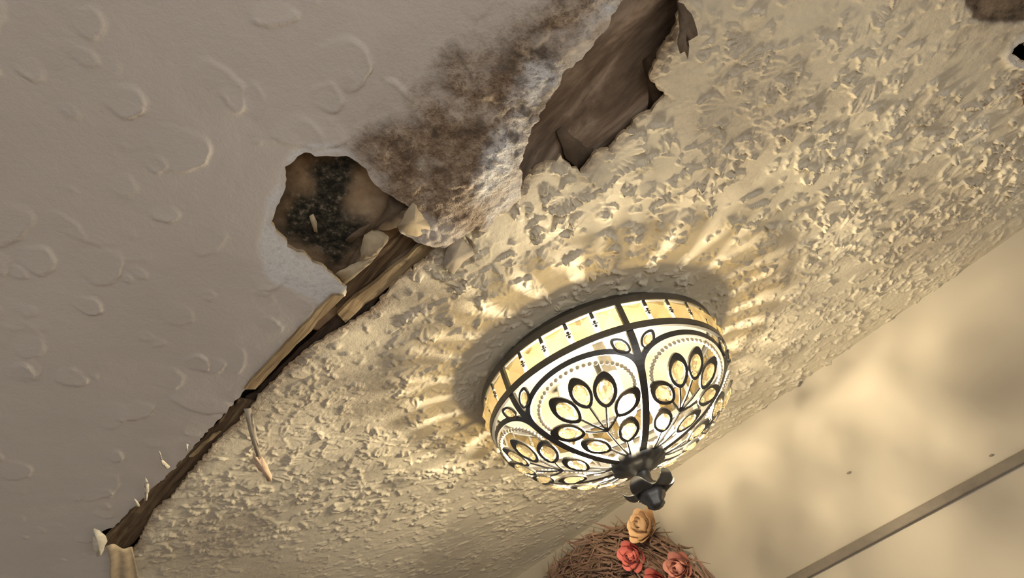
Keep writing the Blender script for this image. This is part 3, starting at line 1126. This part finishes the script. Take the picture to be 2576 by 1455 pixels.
for pnl in range(NP):
    th0 = RIB0 + 2 * HALF * pnl             # rib
    thc = th0 + HALF                        # panel middle
    rib = ribbon('rib', lambda t: (th0, 0.005 + t * 0.90), 26, 0.0125, 0.007)
    # strut in the band
    vv, ff = [], []
    c, s_ = math.cos(th0), math.sin(th0)
    for z in (Z_LO, Z_UP):
        for a, b in ((-0.005, -0.0035), (0.005, -0.0035), (0.005, 0.004), (-0.005, 0.004)):
            vv.append(((RR + b) * c - a * s_, (RR + b) * s_ + a * c, z))
    ff = [(0, 1, 2, 3), (7, 6, 5, 4)] + [(i, i + 4, (i + 1) % 4 + 4, (i + 1) % 4) for i in range(4)]
    part('strut', vv, ff, 'metal')
    # arch and its beaded lining
    ribbon('arch', lambda t: (thc + HALF * math.cos(math.pi * (1 - t)) * 0.985, 0.335 - 0.245 * math.sin(math.pi * t) ** 0.8), 36, 0.0092, 0.006)
    bvv, bff = [], []
    nb = 34
    bm = bmesh.new()
    for k in range(nb):
        t = -0.06 + 1.12 * k / (nb - 1)
        th = thc + HALF * 0.85 * math.cos(math.pi * (1 - t))
        s = 0.375 - 0.225 * (math.sin(math.pi * t) if 0 <= t <= 1 else -0.9 * abs(math.sin(math.pi * t))) 
        p = S(th, s, 0.001)
        bmesh.ops.create_icosphere(bm, subdivisions=1, radius=0.0042, matrix=Matrix.Translation(Vector(p)))
    me = shared('bead_trim', bm, 'pearl', True)
    ob = link('bead_trim', me, lamp)
    # corner stones between arch and ring
    for sg in (-1, 1):
        f = place(leaf_sm, 'corner_frame', thc + sg * HALF * 0.80, 0.125, sg * -0.75, 0.001, lamp)
        place(gem_sm, 'crystal', thc + sg * HALF * 0.80, 0.125, sg * -0.75, 0.002, f)
    # leaves with stones
    vv, ff = [], []
    for i, (x, s, ang, sc_) in enumerate(LEAVES):
        f = place(leaf_me, 'leaf_frame', thc + HALF * x, s, ang, 0.001, lamp, sc_)
        place(gem_me, 'crystal', thc + HALF * x, s, ang, 0.003, f, sc_, 0, 0.002 * sc_)
        place(bead_me, 'bead', thc + HALF * x, s, ang, 0.003, f, sc_, 0, -0.0185 * sc_)
        p, tu, ts, nn = frame(thc + HALF * x, s)
        foot = p - (math.cos(ang) * ts + math.sin(ang) * tu) * 0.025 * sc_
        js = 0.62 if s < 0.5 else 0.90
        pts = [foot, 0.5 * (foot + S(thc, js, 0)) + nn * 0.002, S(thc, js, 0)]
        tube(vv, ff, pts, 0.0020, 5)
    tube(vv, ff, [S(thc, 0.60 + 0.32 * k / 5, 0) for k in range(6)], 0.0022, 6)
    part('stem', vv, ff, 'metal')
    # band stones with little metal links
    NB = 5
    for k in range(NB):
        th = th0 + 2 * HALF * (k + 0.5) / NB
        c, s_ = math.cos(th), math.sin(th)
        zm = 0.5 * (Z_UP + Z_LO)
        ob = link('pyramid_crystal', pyr_me, lamp)
        ob.matrix_basis = Matrix(((-s_, 0, c, (RR - 0.004) * c), (c, 0, s_, (RR - 0.004) * s_), (0, 1, 0, zm), (0, 0, 0, 1)))
        if k:
            th = th0 + 2 * HALF * k / NB
            c, s_ = math.cos(th), math.sin(th)
            bm = bmesh.new()
            for dz_, rd in ((0.004, 0.003), (-0.004, 0.003)):
                bmesh.ops.create_icosphere(bm, subdivisions=1, radius=rd, matrix=Matrix.Translation((RR * c, RR * s_, zm + dz_)))
            bmesh.ops.create_cube(bm, size=1, matrix=Matrix.Translation((RR * c, RR * s_, zm)) @ Matrix.Rotation(th, 4, 'Z') @ Matrix.Diagonal((0.0016, 0.009, 0.0022, 1)))
            bmesh.ops.create_cube(bm, size=1, matrix=Matrix.Translation((RR * c, RR * s_, zm + 0.017)) @ Matrix.Rotation(th, 4, 'Z') @ Matrix.Diagonal((0.0022, 0.006, 0.014, 1)))
            link('band_link', shared('band_link', bm, 'metal'), lamp)

# leafy collar and finial at the bottom
ZB = Z_LO - DEP
lathe('leaf_collar', [(0.001, ZB + 0.018), (0.030, ZB + 0.018), (0.043, ZB + 0.016), (0.048, ZB + 0.006), (0.044, ZB - 0.006), (0.030, ZB - 0.012), (0.014, ZB - 0.020), (0.001, ZB - 0.020)],
      'metal', seg=72, fn=lambda t, i: 1 + (0.10 * abs(math.sin(4 * t)) + 0.03 * math.sin(16 * t) if 2 <= i <= 4 else 0))
lathe('finial_neck', [(0.001, ZB - 0.012), (0.017, ZB - 0.012), (0.012, ZB - 0.022), (0.0105, ZB - 0.034), (0.014, ZB - 0.046), (0.001, ZB - 0.048)], 'metal', seg=24)
lathe('finial_tip', [(0.001, ZB - 0.040), (0.018, ZB - 0.044), (0.024, ZB - 0.056), (0.021, ZB - 0.067), (0.015, ZB - 0.074), (0.015, ZB - 0.080), (0.008, ZB - 0.086), (0.001, ZB - 0.087)], 'metal', seg=24,
      fn=lambda t, i: 1 + 0.07 * math.sin(5 * t))
for k in range(5):
    a = 2 * math.pi * k / 5 + 0.5
    vv, ff = [], []
    prof = [(0.008, -0.042, 0.010), (0.020, -0.052, 0.017), (0.032, -0.056, 0.021), (0.042, -0.050, 0.018), (0.047, -0.042, 0.013), (0.0465, -0.036, 0.008)]
    for (rr, z, hw) in prof:
        for q, zz in ((-1, 0.002), (0, 0.0045), (1, 0.002), (1, -0.004), (0, -0.002), (-1, -0.004)):
            vv.append((rr * math.cos(a) - q * hw * math.sin(a), rr * math.sin(a) + q * hw * math.cos(a), ZB + z + zz))
    for i in range(len(prof) - 1):
        for j in range(6):
            j2 = (j + 1) % 6
            ff.append((6 * i + j, 6 * i + j2, 6 * i + 6 + j2, 6 * i + 6 + j))
    ff += [tuple(range(6))[::-1], tuple(range(6 * (len(prof) - 1), 6 * len(prof)))]
    ob = part('finial_leaf', vv, ff, 'metal')
    sb = ob.modifiers.new('subdivision', 'SUBSURF'); sb.levels = 1; sb.render_levels = 2

# three bulbs in ceramic holders
for k in range(3):
    a = math.radians(-83 + 120 * k)
    bx, by, bz = 0.090 * math.cos(a), 0.090 * math.sin(a), -0.160
    hold = part('bulb_holder', *(lambda v_, f_: (v_, f_))(*(lambda: (lambda vv, ff: (tube(vv, ff, [(bx * 0.9, by * 0.9, -0.013), (bx, by, -0.090), (bx, by, -0.137)], [0.011, 0.013, 0.010], 14), (vv, ff))[1])([], []))()), 'ceramic')
    bm = bmesh.new()
    bmesh.ops.create_uvsphere(bm, u_segments=12, v_segments=8, radius=0.018)
    for v in bm.verts:
        if v.co.z > 0:
            f = v.co.z / 0.018
            v.co.z *= 1.35
            v.co.x *= 1 - 0.45 * f * f; v.co.y *= 1 - 0.45 * f * f
    bmesh.ops.translate(bm, verts=bm.verts, vec=(bx, by, bz))
    link('bulb', shared('bulb', bm, 'bulb', True), lamp)

# ------------------------------------------------------------------ dried flower wreath on the wall
WC = on_wall(1590, 1670, 0.05)
M['dry'] = simple('dried_brown_grass', (0.26, 0.17, 0.115), 0.9, 0, 0.45, 25, 0)
M['dry2'] = simple('dried_mauve_grass', (0.30, 0.18, 0.14), 0.9, 0, 0.4, 25, 0)
M['rose_peach'] = simple('peach_petal', (0.80, 0.53, 0.30), 0.7, 0, 0.15, 30, 0.1)
M['rose_pink'] = simple('pink_petal', (0.72, 0.20, 0.17), 0.7, 0, 0.2, 30, 0.1)
M['rose_pale'] = simple('pale_pink_petal', (0.72, 0.33, 0.26), 0.7, 0, 0.2, 30, 0.1)
wr = empty('flower_wreath', tuple(WC))
tag(wr, 'dried brown grass wreath with peach and pink roses hanging on the wall', 'wreath')
WX = np.array([-WU[0], -WU[1], 0]); WZ = np.array([0, 0, 1.0]); WO = np.array([-WN[0], -WN[1], 0])


def wl3(x, z, o_):
    return WX * x + WZ * z + WO * o_


r = np.random.default_rng(33)
tgt = on_wall(1628, 1312, 0.05) - WC
Rw = float(np.linalg.norm(tgt)) - 0.035
vv, ff = [], []
tube(vv, ff, [wl3(Rw * 0.8 * math.cos(t), Rw * 0.8 * math.sin(t), -0.01) for t in np.linspace(0, 2 * math.pi, 49)], 0.036, 8)
link('wreath_hoop', mesh_from('wreath_hoop', vv, ff, M['dry'], True), wr)
for mt, cnt in (('dry', 2600), ('dry2', 1700)):
    vv, ff = [], []
    for k in range(cnt):
        t = r.uniform(0, 2 * math.pi)
        rr = Rw * min(1.02, r.normal(0.80, 0.13))
        dirn = r.choice((-1, 1)) * r.uniform(0.1, 0.55)
        L = r.uniform(0.06, 0.15)
        o0 = r.uniform(-0.03, 0.035)
        fl_ = r.normal(-0.25, 0.28)
        pts = []
        for q in range(4):
            f = q / 3
            tt = t + dirn * L / Rw * f * 1.6
            r2 = rr + (fl_ * 0.5 + 0.25) * L * f * f
            pts.append(wl3(r2 * math.cos(tt), r2 * math.sin(tt), o0 + 0.02 * f + r.normal(0, 0.004)))
        tube(vv, ff, pts, [0.0028, 0.0034, 0.0022, 0.0005], 4)
    g = link('dried_grass', mesh_from('dried_grass', vv, ff, M[mt]), wr)
    g['kind'] = 'stuff'


def petal_me(w, h, curl, mat):
    vv, ff = [], []
    nx_, ny_ = 6, 6
    for sgn in (0, 1):
        for j in range(ny_ + 1):
            f = j / ny_
            for i in range(nx_ + 1):
                g = i / nx_ * 2 - 1
                ww = w * math.sin(0.35 + f * 1.9) * (1 - 0.1 * f)
                a = g * 1.0
                out = h * (0.16 + 0.42 * math.sin(f * 1.5) + curl * f ** 3) - 0.35 * w * g * g
                vv.append((ww * math.sin(a), out - sgn * 0.0009, h * f * (1 - 0.12 * g * g)))
    n1 = (nx_ + 1) * (ny_ + 1)
    for j in range(ny_):
        for i in range(nx_):
            a = j * (nx_ + 1) + i
            ff.append((a, a + nx_ + 1, a + nx_ + 2, a + 1))
            ff.append((n1 + a, n1 + a + 1, n1 + a + nx_ + 2, n1 + a + nx_ + 1))
    return mesh_from('petal', vv, ff, M[mat], True)


def rose(px, py, rad, mat, tilt):
    c = on_wall(px, py, 0.10) - WC
    e = empty('rose', tuple(c))
    e.parent = wr
    z = Vector(WO * math.cos(tilt) + WZ * math.sin(tilt)).normalized()
    x = Vector(WX); y = z.cross(x).normalized(); x = y.cross(z)
    e.matrix_basis = Matrix.Translation(Vector(c)) @ Matrix((x, y, z)).transposed().to_4x4()
    for ring_, (n, w, h, cu, sc_, zz) in enumerate(((6, 0.62, 0.85, 0.45, 1.0, -0.45), (5, 0.5, 0.95, 0.15, 0.72, -0.35), (4, 0.42, 0.95, -0.1, 0.45, -0.22), (3, 0.3, 0.9, -0.25, 0.25, -0.1))):
        me = petal_me(w * rad, h * rad * 0.9, cu, mat)
        for k in range(n):
            ob = link('petal', me, e)
            ob.matrix_basis = Matrix.Translation((0, 0, zz * rad)) @ Matrix.Rotation(2 * math.pi * (k + 0.4 * ring_) / n, 4, 'Z') @ Matrix.Translation((0, (sc_ - 0.55) * rad * 0.55, 0)) @ Matrix.Rotation(r.normal(0, 0.1), 4, 'X')
    return e


rose(1622, 1325, 0.050, 'rose_peach', 0.25)
rose(1594, 1398, 0.042, 'rose_pink', -0.2)
rose(1712, 1428, 0.042, 'rose_pale', -0.1)
rose(1655, 1470, 0.040, 'rose_pink', -0.3)
